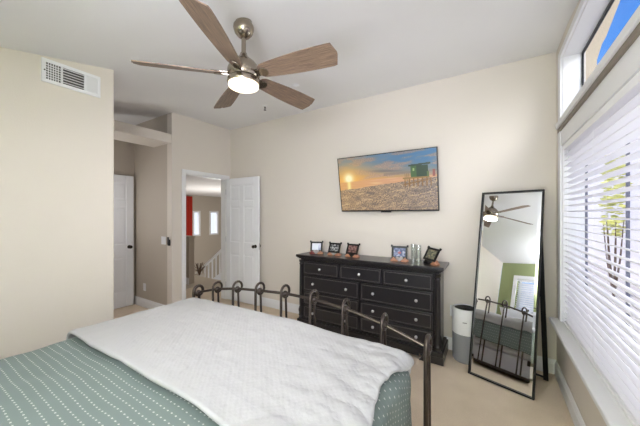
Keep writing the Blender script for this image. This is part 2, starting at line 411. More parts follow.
# doorway casing
bm = bmesh.new(); c = .06
for x0, x1 in ((XL, XL + .018), (-3.998, -3.98)):
    box(bm, x0, x1, DY0 - c, DY0, 0, DZ + c); box(bm, x0, x1, DY1, DY1 + c, 0, DZ + c); box(bm, x0, x1, DY0, DY1, DZ, DZ + c)
box(bm, -3.98, XL, DY0 - .001, DY0 + .014, 0, DZ); box(bm, -3.98, XL, DY1 - .014, DY1 + .001, 0, DZ); box(bm, -3.98, XL, DY0 + .014, DY1 - .014, DZ - .014, DZ)
struct(obj('trim_1', bm, 'trim', bevel=.004), 'white casing around the bedroom doorway')

def make_door(name, w, h, knob_mat, hinge_side=True):
    """leaf in local x 0..w, y thickness centred, z 0..h"""
    root = sempty(name)
    bm = bmesh.new(); th = .036; st = .105
    box(bm, .02, w - .02, -.008, .008, .02, h - .02)
    cols = [(st, w / 2 - .045), (w / 2 + .045, w - st)]
    zs = [(.24, .78), (.98, 1.56), (1.66, h - .12)]
    xs = [0, st, w / 2 - .045, w / 2 + .045, w - st, w]
    box(bm, 0, st, -th / 2, th / 2, 0, h); box(bm, w - st, w, -th / 2, th / 2, 0, h)
    box(bm, w / 2 - .045, w / 2 + .045, -th / 2, th / 2, .24, h - .12)
    for a, b in ((0, .24), (.78, .98), (1.56, 1.66), (h - .12, h)):
        if a == 0 or b == h: box(bm, st, w - st, -th / 2, th / 2, a, b)
        else:
            for ca, cb in cols: box(bm, ca, cb, -th / 2, th / 2, a, b)
    leaf = obj('door_leaf', bm, 'door', root, bevel=.006)
    for ca, cb in cols:
        for a, b in zs:
            bm = bmesh.new(); g = .022
            box(bm, ca + g, cb - g, -.014, .014, a + g, b - g)
            obj('door_panel', bm, 'door', leaf, bevel=.009)
    kb = bmesh.new()
    for s in (-1, 1):
        m = RX(s * PI / 2)
        lathe(kb, [(0, .0), (.028, .0), (.028, .006), (.012, .010), (.011, .035), (.02, .040), (.027, .052), (.022, .064), (0, .068)], (w - .065, -s * th / 2, .93), m, 20)
    obj('door_knob', kb, knob_mat, root, smooth=True)
    bm = bmesh.new(); box(bm, w - .001, w + .002, -.012, .012, .88, .98); obj('latch_plate', bm, 'silver', root)
    for zc in (.25, h / 2, h - .22):
        bm = bmesh.new(); tube(bm, [(-.006, -.02, zc - .045), (-.006, -.02, zc + .045)], .006, 8); obj('hinge', bm, 'silver', root)
    return root
d = make_door('door_1', .735, 2.035, 'bronze'); d.location = (XL + .03, 3.150, .015); d.rotation_euler = (0, 0, math.radians(1.5))
d['label'] = 'white six panel door standing open against the far wall'
d = make_door('door_2', .76, 2.05, 'bronze'); d.location = (-4.88, 1.405, .008); d.rotation_euler = (0, 0, math.radians(90))
d['label'] = 'white six panel closet door in the alcove'

# ------------------------------------------------------------------ window on the right wall
w1 = sempty('window_1'); w1['label'] = 'tall window behind the white blinds'
bm = bmesh.new(); GX = .60
for y in (WY0 + .02, .95, 2.066, 2.81):
    box(bm, GX - .006, GX + .006, y - .008, y + .008, WZ0, WZ1)
box(bm, GX - .02, GX + .02, WY0, WY1, WZ0, WZ0 + .045); box(bm, GX - .02, GX + .02, WY0, WY1, WZ1 - .045, WZ1)
obj('window_frame', bm, 'frame', w1)
boxo('window_pane', 'pane', (GX - .003, GX + .003, WY0 + .04, WY1 - .04, WZ0 + .045, WZ1 - .045), w1)
w2 = sempty('window_2'); w2['label'] = 'narrow transom window above the blinds showing blue sky'
bm = bmesh.new(); GX = .615
box(bm, GX - .006, GX + .006, TY0, WY1, TZ1 - .024, TZ1); box(bm, GX - .006, GX + .006, TY0, WY1, TZ0, TZ0 + .03)
box(bm, GX - .006, GX + .006, WY1 - .016, WY1, TZ0 + .03, TZ1 - .024); box(bm, GX - .006, GX + .006, TY0, TY0 + .02, TZ0 + .03, TZ1 - .024)
obj('window_frame', bm, 'blackmetal', w2)
boxo('window_pane', 'pane', (GX - .002, GX + .002, TY0, WY1 - .016, TZ0 + .03, TZ1 - .024), w2)
# casing, jambs, ledge, sill
bm = bmesh.new(); P = .018
box(bm, XR - P, XR, WY1, WY1 + .085, WZ0 + .0, TZ1 + .055)
box(bm, XR - P, XR, 1.7, WY1, TZ1, TZ1 + .055)
box(bm, XR - P, XR, WY0 - .085, WY0, WZ0, WZ1 + .06); box(bm, XR - P, XR, WY0, TY0 - .06, WZ1, WZ1 + .06); box(bm, XR - P, XR, TY0 - .06, TY0, WZ1, 2.70)
box(bm, XR - P * .6, XR, TY0, WY1, WZ1, TZ0 - .055)
# jamb liners
box(bm, XR, XR + WT, WY1 - .004, WY1 + .004, WZ0, WZ1); box(bm, XR, XR + .115, WY1 - .004, WY1 + .004, TZ0, TZ1)
box(bm, XR, XR + .115, TY0, WY1, TZ1 - .004, TZ1); box(bm, XR, XR + WT, WY0, WY1, WZ1 - .004, WZ1)
struct(obj('trim_2', bm, 'trim', bevel=.003), 'white casing of the tall window')
bm = bmesh.new(); box(bm, .460, XR + .11, TY0 - .08, WY1 + .08, 2.168, 2.215); struct(obj('trim_3', bm, 'trim', bevel=.004), 'white ledge between the blinds and the transom window')
bm = bmesh.new(); box(bm, .472, .490, TY0 - .08, WY1 + .08, 2.134, 2.168); struct(obj('ledge_shade_strip', bm, 'strip', bevel=.002), 'brown strip painted as the shade under the ledge')  # added strip, its brown stands in for shade under the ledge
bm = bmesh.new(); box(bm, .42, XR + .10, WY0 - .1, 3.085, WZ0 - .035, WZ0); struct(obj('trim_4', bm, 'trim', bevel=.008), 'broad white window sill')

# blinds
def make_blind(y0, y1, z0, z1, tilt, label, pitch=.0455):
    root = thing('window_blind', label, 'blinds', (0, 0, 0))
    n = int((z1 - .05 - (z0 + .03)) / pitch)
    L = y1 - y0
    bm = bmesh.new(); m = RX(0)
    for i in range(n):
        z = z0 + .04 + i * pitch
        mt = T(0, 0, z) @ RY(tilt)
        segs = 5; w = .05
        rows = []
        for s in range(segs + 1):
            x = -w / 2 + w * s / segs; h = .0022 * (1 - (2 * x / w) ** 2)
            rows.append([mt @ Vector((x, y, h + d)) for y in (0, L) for d in (0, .0028)])
        R = [[bm.verts.new(p) for p in r_] for r_ in rows]
        for a, b in zip(R, R[1:]):
            bm.faces.new((a[0], a[2], b[2], b[0])); bm.faces.new((a[1], b[1], b[3], a[3]))
            bm.faces.new((a[0], b[0], b[1], a[1])); bm.faces.new((a[2], a[3], b[3], b[2]))
        bm.faces.new((R[0][0], R[0][1], R[0][3], R[0][2])); bm.faces.new((R[-1][0], R[-1][2], R[-1][3], R[-1][1]))
    obj('slats', bm, 'slat', root)
    bm = bmesh.new(); box(bm, -.03, .03, 0, L, z1 - .045, z1 - .002); obj('head_rail', bm, 'slat', root, bevel=.003)
    bm = bmesh.new(); box(bm, -.026, .026, 0, L, z0 + .004, z0 + .022); obj('bottom_rail', bm, 'slat', root, bevel=.004)
    k_ = max(2, int(L / .5))
    for i in range(k_):
        y = L - (.14 + i * (L - .28) / (k_ - 1))
        bm = bmesh.new()
        for x in (-.027, .027): tube(bm, [(x, y, z0 + .02), (x, y, z1 - .04)], .0009, 5)
        obj('ladder_cord', bm, 'slat', root)
    bm = bmesh.new(); tube(bm, [(-.036, L - .05, z1 - .05), (-.037, L - .05, z1 - .55)], .004, 8); obj('tilt_wand', bm, 'slat', root)
    root.location = (0, 0, 0)
    return root
b = make_blind(WY0 + .01, WY1 - .035, WZ0, WZ1, math.radians(9), 'white horizontal slat blinds filling the tall window on the right')
b.location = (.522, WY0 + .01, 0)

# rear window + its blind (seen in the mirror)
w3 = sempty('window_3'); w3['label'] = 'window in the sage wall seen in the mirror'
bm = bmesh.new()
cw = .075
box(bm, RW0 - cw, RW0, YB, YB + .02, RZ0 - cw, RZ1 + cw); box(bm, RW1, RW1 + cw, YB, YB + .02, RZ0 - cw, RZ1 + cw)
box(bm, RW0, RW1, YB, YB + .02, RZ1, RZ1 + cw); box(bm, RW0, RW1, YB, YB + .02, RZ0 - cw, RZ0)
box(bm, RW0, RW0 + .03, YB - .11, YB - .08, RZ0, RZ1); box(bm, RW1 - .03, RW1, YB - .11, YB - .08, RZ0, RZ1)
box(bm, RW0 + .03, RW1 - .03, YB - .11, YB - .08, RZ1 - .03, RZ1); box(bm, RW0 + .03, RW1 - .03, YB - .11, YB - .08, RZ0, RZ0 + .03)
obj('window_frame', bm, 'trim', w3)
boxo('window_pane', 'pane', (RW0 + .03, RW1 - .03, YB - .1, YB - .095, RZ0 + .03, RZ1 - .03), w3)
b = make_blind(0, RW1 - RW0 - .01, RZ0, RZ1, math.radians(-38), 'white slat blinds of the window reflected in the standing mirror')
b.rotation_euler = (0, 0, PI / 2); b.location = (RW1 - .005, YB - .04, 0)

# ------------------------------------------------------------------ outdoors
s_, c_ = math.sin(YAW), math.cos(YAW)
def on_x(px, py, x):
    u = (px - 320) / F_PX; d = Vector((-s_ + u * c_, c_ + u * s_, (215 - py) / F_PX)); d *= x / d.x
    return d + Vector((0, 0, CAM_Z))
bm = bmesh.new(); box(bm, XR + WT + .01, 14, -8, 30, -.4, -.3); g = obj('ground', bm, 'grass'); struct(g, 'pale paving outside the window')
pts = [on_x(*p, 3.6) for p in ((597, 60), (602, 44), (606, 37), (615, 14), (622, -4), (628, -25))]
poly = [(pts[0].y - .1, -.3)] + [(p.y, p.z) for p in pts] + [(pts[-1].y + 9, pts[-1].z + .4), (26, 9), (26, -.3)]
bm = bmesh.new()
A = [bm.verts.new((3.6, y, z)) for y, z in poly]; B = [bm.verts.new((4.2, y * 4.25 / 3.6, CAM_Z + (z - CAM_Z) * (4.25 / 3.6 if z > 0 else 1))) for y, z in poly]
bm.faces.new(A); bm.faces.new(B[::-1])
for i in range(len(poly)): bm.faces.new((A[i], A[(i + 1) % len(poly)], B[(i + 1) % len(poly)], B[i]))
tag(obj('neighbour_house', bm, 'stucco'), 'tan stucco neighbouring house seen through the transom window', 'house')
bm = bmesh.new(); box(bm, 3.0, 3.15, -4, 15.5, -.3, 4.9)
tag(obj('house_wall', bm, 'pale'), 'pale lavender outside wall of the next building behind the white blinds', 'wall')
sh = thing('garden_shrub', 'yellow green shrub in front of the pale outside wall behind the blinds', 'shrub', (2.2, 8.3, -.3))
bm = bmesh.new(); rng = random.Random(8)
for i in range(430):
    a = rng.random() * 2 * PI; rr = .40 * math.sqrt(rng.random()); z = 1.3 + 1.75 * rng.random(); sc = .9 - .3 * abs(z - 2.3)
    c = Vector((rr * sc * math.cos(a) * .6, rr * sc * math.sin(a), z))
    q = Matrix.Rotation(rng.random() * 6, 3, 'Z') @ Matrix.Rotation(rng.random() * 3, 3, 'X'); l = .05 + .05 * rng.random()
    v = [bm.verts.new(c + q @ Vector(p)) for p in ((-l, 0, 0), (0, -l * .4, .01), (l, 0, 0), (0, l * .4, .01))]; bm.faces.new(v)
obj('foliage', bm, 'leaf', sh)
bm = bmesh.new()
for i in range(7):
    a = i * .9; tube(bm, [(0, 0, 0), (.1 * math.cos(a), .15 * math.sin(a), .8), (.15 * math.cos(a), .25 * math.sin(a), 1.6)], [.02, .015, .006], 6)
obj('stem', bm, 'plant', sh)

# ------------------------------------------------------------------ bed
BX0, BX1, BY0, BY1 = -2.27, -.40, -.58, 1.50
bed = thing('bed_frame', 'dark metal bed frame with a footboard of looped scroll rods', 'bed', (-1.33, 1.57, 0))
def B_(o):   # world-space mesh parented to a moved empty
    o.matrix_parent_inverse = o.parent.matrix_world.inverted() if False else Matrix.Translation(-o.parent.location)
    return o
balls = [(-2.306, .726), (-2.035, .794), (-1.781, .833), (-1.529, .853), (-1.278, .868), (-1.028, .866), (-.785, .845), (-.535, .798), (-.293, .723)]
FY = 1.57
for i, (x, z) in enumerate(balls):
    corner = i in (0, 8); r = .0135 if corner else .0095
    bm = bmesh.new(); R = .047; zb_ = 0.0 if corner else .06
    pts = [(x, FY - R - .004, zb_), (x, FY - R - .002, z * .55), (x, FY - R, z)]
    for q in range(1, 9): a = PI - PI * q / 8; pts.append((x, FY + R * math.cos(a), z + .012 + R * math.sin(a)))
    for q in range(1, 10):
        a = -q / 9 * PI * 1.1; rr = R * (1 - q / 9 * .62); pts.append((x, FY + rr * math.cos(a) - 0.0, z + rr * math.sin(a) * 1.0 + .012 * (1 - q / 9)))
    tube(bm, pts, r, 10)
    B_(obj('scroll_rod', bm, 'iron', bed, smooth=True))
    bm = bmesh.new(); tube(bm, [(x, FY + .005, z - .01), (x, FY + .02, z * .6), (x, FY + .028, zb_)], r * .9, 10)
    B_(obj('support_rod', bm, 'iron', bed, smooth=True))
    bm = bmesh.new(); sphere(bm, (x, FY, z), .021, n=16); B_(obj('ball', bm, 'iron', bed, smooth=True))
bm = bmesh.new(); pts = []
for (xa, za), (xb, zb2) in zip(balls, balls[1:]):
    for q in range(4): t = q / 4; pts.append((xa + (xb - xa) * t, FY, za + (zb2 - za) * t))
pts.append((balls[-1][0], FY, balls[-1][1])); tube(bm, pts, .0105, 8); B_(obj('top_rail', bm, 'iron', bed, smooth=True))
B_(boxo('bottom_rail', 'iron', (balls[0][0], balls[-1][0], FY - .06, FY + .035, .04, .07), bed, bevel=.004))
for xx in (BX0 + .03, BX1 - .07):
    B_(boxo('side_rail', 'iron', (xx, xx + .04, BY0 - .04, FY - .04, .2, .26), bed, bevel=.004))
# headboard
HBY = YB + .07
bm = bmesh.new()
for i in range(9):
    x = balls[i][0]; z = 1.10 + (balls[i][1] - .72) * 1.3
    tube(bm, [(x, HBY, 0 if i in (0, 8) else .5), (x, HBY, z)], .011, 8)
    for s in (0,): sphere(bm, (x, HBY, z), .022, n=10)
pts = [(x, HBY, 1.05 + (z - .72) * 1.3) for x, z in balls]; tube(bm, pts, .009, 8)
tube(bm, [(balls[0][0], HBY, .5), (balls[-1][0], HBY, .5)], .011, 8)
B_(obj('headboard', bm, 'iron', bed, smooth=True))

bm = bmesh.new(); box(bm, BX0 + .05, BX1 - .05, BY0 + .02, BY1 - .05, .26, .62)
tag(obj('mattress', bm, 'sheet', bevel=.05, segs=4), 'white mattress under the sage quilt', 'mattress')
bm = bmesh.new(); box(bm, BX0 + .08, BX1 - .08, BY0 + .02, BY1 - .06, .03, .255)
tag(obj('box_base', bm, 'sheet', bevel=.02), 'pale base under the mattress inside the bed frame', 'bed base')

def drape(name, m, x0, x1, y0, y1, ztop_, over_l, over_r, over_f, off, nx=110, ny=90, thick=.02, wr=.006, seed=0., edge_fn=None, over_b=0.):
    """a cloth grid over the bed: arc length u across, v along; drops over the sides"""
    bm = bmesh.new(); uvl = bm.loops.layers.uv.new('UVMap')
    R = .07
    def fold(s, a, b):      # s arc coordinate; flat between a..b, rounded drop beyond; returns (pos, drop, outness)
        if s < a:
            t = a - s; q = min(t, R * PI / 2); ang = q / R
            return a - R * math.sin(ang), R * (1 - math.cos(ang)) + max(0, t - R * PI / 2), ang
        if s > b:
            t = s - b; q = min(t, R * PI / 2); ang = q / R
            return b + R * math.sin(ang), R * (1 - math.cos(ang)) + max(0, t - R * PI / 2), ang
        return s, 0, 0
    us = [x0 + R - off - over_l + (x1 - x0 - 2 * R + 2 * off + over_l + over_r) * i / nx for i in range(nx + 1)]
    vs_ = [y0 + (y1 - y0 - R + off + over_f) * j / ny for j in range(ny + 1)]
    G = []
    for j, v in enumerate(vs_):
        row = []
        for i, u in enumerate(us):
            uu, vv = u, v
            if edge_fn: uu, vv = edge_fn(u, v, i / nx, j / ny)
            px, dx_, ax = fold(uu, x0 + R - off, x1 - R + off); py, dy_, ay = fold(vv, -99, y1 - R + off)
            nz = noise.fractal(Vector((uu * 3.1 + seed, vv * 3.3, seed)), 1, 2, 4)
            nf = noise.noise(Vector((uu * 9 + seed, vv * 9, 3)))
            bulge = .018 * math.sin(max(0, min(1, (px - x0) / (x1 - x0))) * PI)
            z = ztop_ + bulge + wr * nz + wr * .3 * nf - max(dx_, dy_) - .25 * min(dx_, dy_)
            if ax > .6:
                sgn = 1 if uu > (x0 + x1) / 2 else -1
                px += sgn * (.012 * math.sin(vv * 13 + seed) * min(1, dx_ * 4) + wr * nf)
            if ay > .6: py += .010 * math.sin(uu * 12) * min(1, dy_ * 4)
            row.append((bm.verts.new((px, py, z)), (uu, vv)))
        G.append(row)
    for j in range(ny):
        for i in range(nx):
            q = (G[j][i], G[j][i + 1], G[j + 1][i + 1], G[j + 1][i]); f = bm.faces.new([a[0] for a in q])
            for lp, a in zip(f.loops, q): lp[uvl].uv = a[1]
    me = bpy.data.meshes.new(name); bm.to_mesh(me); bm.free(); me.materials.append(M[m])
    for p in me.polygons: p.use_smooth = True
    o = bpy.data.objects.new(name, me); COL.objects.link(o)
    md = o.modifiers.new('thickness', 'SOLIDIFY'); md.thickness = thick; md.offset = 1
    md = o.modifiers.new('smooth', 'SUBSURF'); md.levels = 1; md.render_levels = 1
    return o
q = drape('comforter', 'quilt', BX0, BX1, -.22, BY1, .645, .35, .44, .36, .012, wr=.010, seed=2.3, thick=.022)
tag(q, 'sage green quilt with rows of white stitched dashes covering the bed', 'quilt')
def throw_edge(u, v, fu, fv):
    # front edge wanders a little, right side is uneven
    w = .005 * math.sin(u * 5.0 + 1) + .004 * math.sin(u * 11)
    v2 = v + (1 - fv) * w
    if fu > .8:
        t = (fu - .8) / .2
        u = u + t * .03 * math.sin(v * 9 + .5)
    return u, v2
def throw_blanket():
    o = drape('throw_blanket', 'throw', BX0, BX1, .632, BY1, .692, .17, .06, .16, .03, wr=.007, seed=7.1, thick=.022, edge_fn=throw_edge, nx=120, ny=80)
    me = o.data
    for v in me.vertices:       # puckers along the right hand side
        t = max(0, min(1, (v.co.x - (BX1 - .45)) / .45))
        n_ = noise.fractal(Vector((v.co.x * 8, v.co.y * 8, 5)), 1, 2, 3)
        v.co.z += t * .024 * n_
        e = max(0, (v.co.x - (BX1 - .02)) / .05)
    return o
tag(throw_blanket(), 'white textured blanket folded across the foot of the bed', 'blanket')
def pillow(x, y, rz, label, m='sheet', w=.72, h=.46, tilt=62):
    bm = bmesh.new(); nx, ny = 24, 16; top = []; bot = []
    for j in range(ny + 1):
        a, b = [], []
        for i in range(nx + 1):
            u = i / nx * 2 - 1; v = j / ny * 2 - 1
            t = max(0, (1 - u ** 4)) ** .5 * max(0, (1 - v ** 4)) ** .5
            k1 = 1 - .05 * (1 - abs(u)) * abs(v); xx = u * w / 2 * (1 - .04 * (1 - v * v)); yy = v * h / 2 * (1 - .05 * (1 - u * u))
            th = .075 * t + .004 * noise.noise(Vector((u * 4 + x, v * 4, 0)))
            a.append(bm.verts.new((xx, yy, th))); b.append(a[-1] if t < 1e-4 else bm.verts.new((xx, yy, -th * .8)))
        top.append(a); bot.append(b)
    for j in range(ny):
        for i in range(nx):
            bm.faces.new((top[j][i], top[j][i + 1], top[j + 1][i + 1], top[j + 1][i]))
            f = [bot[j][i], bot[j + 1][i], bot[j + 1][i + 1], bot[j][i + 1]]
            try: bm.faces.new(f)
            except ValueError: pass
    o = obj('pillow', bm, m, smooth=True, loc=(x, y, .68 + .2)); o.rotation_euler = (math.radians(tilt), 0, rz)
    return tag(o, label, 'pillow', 'pillows at the bed head')
pillow(-1.84, -.50, 0, 'white pillow at the bed head, on the side by the vent wall')
pillow(-.86, -.50, .03, 'white pillow at the bed head, on the window side')

# ------------------------------------------------------------------ dresser
DX = (-2.136, -.388); DYF = 2.835; DYB = 3.232
dr = thing('dresser', 'black nine drawer dresser with silver knobs against the far wall', 'dresser', ((DX[0] + DX[1]) / 2, 3.04, 0))
def D_(o): o.matrix_parent_inverse = Matrix.Translation(-o.parent.location); return o
D_(boxo('carcass', 'black', (-2.085, -.44, 2.885, 3.215, .09, .90), dr, bevel=.003))
# moulded top
bm = bmesh.new()
for i, (o_, z0, z1) in enumerate(((.045, .868, .882), (.028, .882, .894), (.012, .894, .905), (0, .905, .937))):
    box(bm, DX[0] + o_, DX[1] - o_, DYF + o_, DYB, z0, z1)
D_(obj('top', bm, 'black', dr, bevel=.006))
# plinth
bm = bmesh.new()
box(bm, -2.125, -.395, 2.845, 3.22, .07, .115); box(bm, -2.11, -.41, 2.86, 3.218, .115, .135)
for a, b in ((-2.13, -1.9), (-.62, -.39)):
    prism(bm, [(a, 0), (b, 0), (b - (.03 if a < -1 else -0), .045), (b, .07), (a, .07)] if a < -1 else [(a + .0, 0), (b, 0), (b, .07), (a, .07), (a + .03, .045)], 0, .03, T(0, 2.87, 0) @ RX(PI / 2))
box(bm, -2.125, -2.08, 2.87, 3.22, 0, .07); box(bm, -.44, -.395, 2.87, 3.22, 0, .07)
box(bm, -1.9, -.62, 2.85, 2.87, .035, .07)
D_(obj('plinth', bm, 'black', dr, bevel=.005))
# turned quarter columns
for x in (-2.078, -.448):
    bm = bmesh.new()
    lathe(bm, [(.034, .135), (.034, .15), (.040, .165), (.034, .18), (.036, .2), (.041, .23), (.033, .26), (.027, .28), (.030, .31), (.028, .5), (.0265, .72), (.024, .80), (.03, .815), (.024, .83), (.031, .845), (.033, .868)], (x, 2.884, 0), n=20)
    D_(obj('column', bm, 'black', dr, smooth=True))
def knob_bm(x, y, z, r=.016):
    bm = bmesh.new(); lathe(bm, [(0, 0), (.009, 0), (.006, .008), (.007, .012), (r, .018), (r * .95, .025), (r * .5, .031), (0, .032)], (x, y, z), RX(PI / 2), 16); return bm
rows = [(.695, .853, 3), (.488, .678, 2), (.315, .472, 2), (.142, .299, 2)]
DL, DR = -2.035, -.492
for z0, z1, n in rows:
    gap = .022; wd = (DR - DL - gap * (n - 1)) / n
    for i in range(n):
        a = DL + i * (wd + gap); b = a + wd
        bm = bmesh.new(); box(bm, a, b, 2.862, 2.9, z0, z1); dw = D_(obj('drawer', bm, 'blackface', dr, bevel=.003))
        # raised bead around the drawer front
        bm = bmesh.new(); t = .008; g = .014
        for q_ in ((a + g, b - g, z0 + g, z0 + g + t), (a + g, b - g, z1 - g - t, z1 - g), (a + g, a + g + t, z0 + g + t, z1 - g - t), (b - g - t, b - g, z0 + g + t, z1 - g - t)):
            box(bm, q_[0], q_[1], 2.857, 2.863, q_[2], q_[3])
        obj('bead', bm, 'bead', dw, bevel=.002)
        zc = (z0 + z1) / 2
        for kx in ([(a + b) / 2] if n == 3 else [a + wd * .2, b - wd * .2]):
            obj('knob', knob_bm(kx, 2.862, zc), 'silver', dw, smooth=True)

# ------------------------------------------------------------------ picture grids
def pic(name, w, h, nx, ny, fn, m, parent, mtx):
    verts = []; faces = []; cols = []
    for j in range(ny + 1):
        for i in range(nx + 1): verts.append(mtx @ Vector((-w / 2 + w * i / nx, 0, -h / 2 + h * j / ny)))
    for j in range(ny):
        for i in range(nx):
            faces.append((j * (nx + 1) + i, j * (nx + 1) + i + 1, (j + 1) * (nx + 1) + i + 1, (j + 1) * (nx + 1) + i)); cols.append(srgb(*[max(0, min(255, c)) for c in fn((i + .5) / nx, (j + .5) / ny)]))
    me = bpy.data.meshes.new(name); me.from_pydata(verts, [], faces); me.materials.append(M[m])
    ca = me.color_attributes.new('Col', 'FLOAT_COLOR', 'CORNER')
    flat = []
    for c in cols: flat += list(c) * 4
    ca.data.foreach_set('color', flat)
    o = bpy.data.objects.new(name, me); COL.objects.link(o); o.parent = parent
    return o
def mixc(a, b, t): t = max(0, min(1, t)); return tuple(x + (y - x) * t for x, y in zip(a, b))
def beach(u, v):
    nz = noise.fractal(Vector((u * 5, v * 14, 1.7)), 1, 2, 5); nf = noise.noise(Vector((u * 90, v * 70, 3)))
    hor = .535 + .07 * (u - .2) * (1 if u < .8 else 1)
    ds = math.hypot((u - .11) * 1.75, v - .61)
    if v > .575 or v > hor + .02:
        t = (v - .55) / .45
        c = mixc((228, 165, 90), (95, 125, 155), t * 1.3 + u * .35 - .1); c = mixc(c, (40, 110, 165), (u - .35) * 1.1 * t * 1.4)
        cl = max(0, min(1, (nz + .12) * 2.4)) * (1 - .5 * (t < .08))
        c = mixc(c, mixc((205, 165, 140), (110, 105, 115), (nf + .5) * .5 + t * .4), cl * .8)
        if .59 + .05 * u < v < .66 and u > .5: c = mixc(c, (120, 110, 105), .55)
        c = mixc(c, (88, 88, 105), .65 * math.exp(-((v - .72 + .12 * (u - .35)) / .022) ** 2) * max(0, min(1, (u - .28) * 5, (.8 - u) * 4)))
        c = mixc(c, (255, 190, 80), math.exp(-ds * 4.0) * .95); c = mixc(c, (255, 250, 200), math.exp(-(ds * 11) ** 2) * 1.3)
    elif v > .39 + .155 * (u ** 1.0) + .01 * noise.noise(Vector((u * 7, 0, 0))):
        c = mixc((222, 165, 100), (215, 160, 120), u * 2); c = mixc(c, (250, 220, 160), max(0, noise.noise(Vector((u * 6, v * 60, 2)))) * .7)
        c = mixc(c, (255, 235, 150), math.exp(-((u - .11) / .02) ** 2))
    else:
        c = mixc((178, 145, 108), (140, 128, 128), u * .9); c = mixc(c, (222, 185, 130), max(0, nf) * 1.5); c = mixc(c, (70, 60, 58), max(0, -nf) * 1.6)
        c = mixc(c, (232, 200, 150), max(0, noise.noise(Vector((u * 16 - v * 20, v * 22, 9)))) * .9); c = mixc(c, (95, 85, 84), max(0, noise.noise(Vector((u * 12 + v * 14, v * 14, 4)))) * .8)
    # lifeguard tower
    if .765 < u < .925 and .545 < v < .745:
        c = (32, 62, 38)
        if u < .82: c = (62, 98, 48)
        if .785 < u < .80 and .66 < v < .71: c = (150, 175, 110)
    if .745 < u < .945 and .735 + (u - .72) * .1 < v < .765 + (u - .72) * .1: c = (35, 60, 45)
    if .69 < u < .935 and .53 < v < .56: c = (150, 120, 60)
    if .69 < u < .95 and .40 < v < .54 and (abs(((u - .69) / .04) % 1 - .5) < .16 or abs(v - .47 - (u - .8) * .3) < .01): c = (140, 100, 50)
    if .70 < u < .75 and .5 < v < .63 and int(u * 120) % 2: c = (150, 120, 75)
    if .91 < u < .93 and .55 < v < .64: c = (90, 110, 60)
    if .96 < u < .985 and .55 < v < .67: c = (150, 80, 70)
    return c
# ------------------------------------------------------------------ television
tvw, tvh = 1.165, .672
tv = thing('television', 'flat screen television showing a beach sunset, tilted forward on the far wall', 'television', (-1.06, 3.105, 1.815))
tilt = math.radians(10.5)
TM = RX(tilt)
bm = bmesh.new(); box(bm, -tvw / 2, tvw / 2, 0, .03, -tvh / 2, tvh / 2, TM)
obj('casing', bm, 'dark_plastic', tv, bevel=.004)
bm = bmesh.new(); b_ = .009
for q_ in ((-tvw / 2, tvw / 2, -tvh / 2, -tvh / 2 + b_ * 1.6), (-tvw / 2, tvw / 2, tvh / 2 - b_, tvh / 2), (-tvw / 2, -tvw / 2 + b_, -tvh / 2 + b_ * 1.6, tvh / 2 - b_), (tvw / 2 - b_, tvw / 2, -tvh / 2 + b_ * 1.6, tvh / 2 - b_)):
    box(bm, q_[0], q_[1], -.006, 0, q_[2], q_[3], TM)
box(bm, -.06, .06, -.004, .012, -tvh / 2 - .012, -tvh / 2, TM)
obj('bezel', bm, 'dark_plastic', tv)
pic('screen', tvw - .018, tvh - .024, 260, 150, beach, 'screen', tv, TM @ T(0, -.002, .003))
bm = bmesh.new(); box(bm, -.2, .2, .115, .143, -.12, .12); box(bm, -.05, .05, .02, .12, -.05, .05); obj('wall_bracket', bm, 'blackmetal', tv)

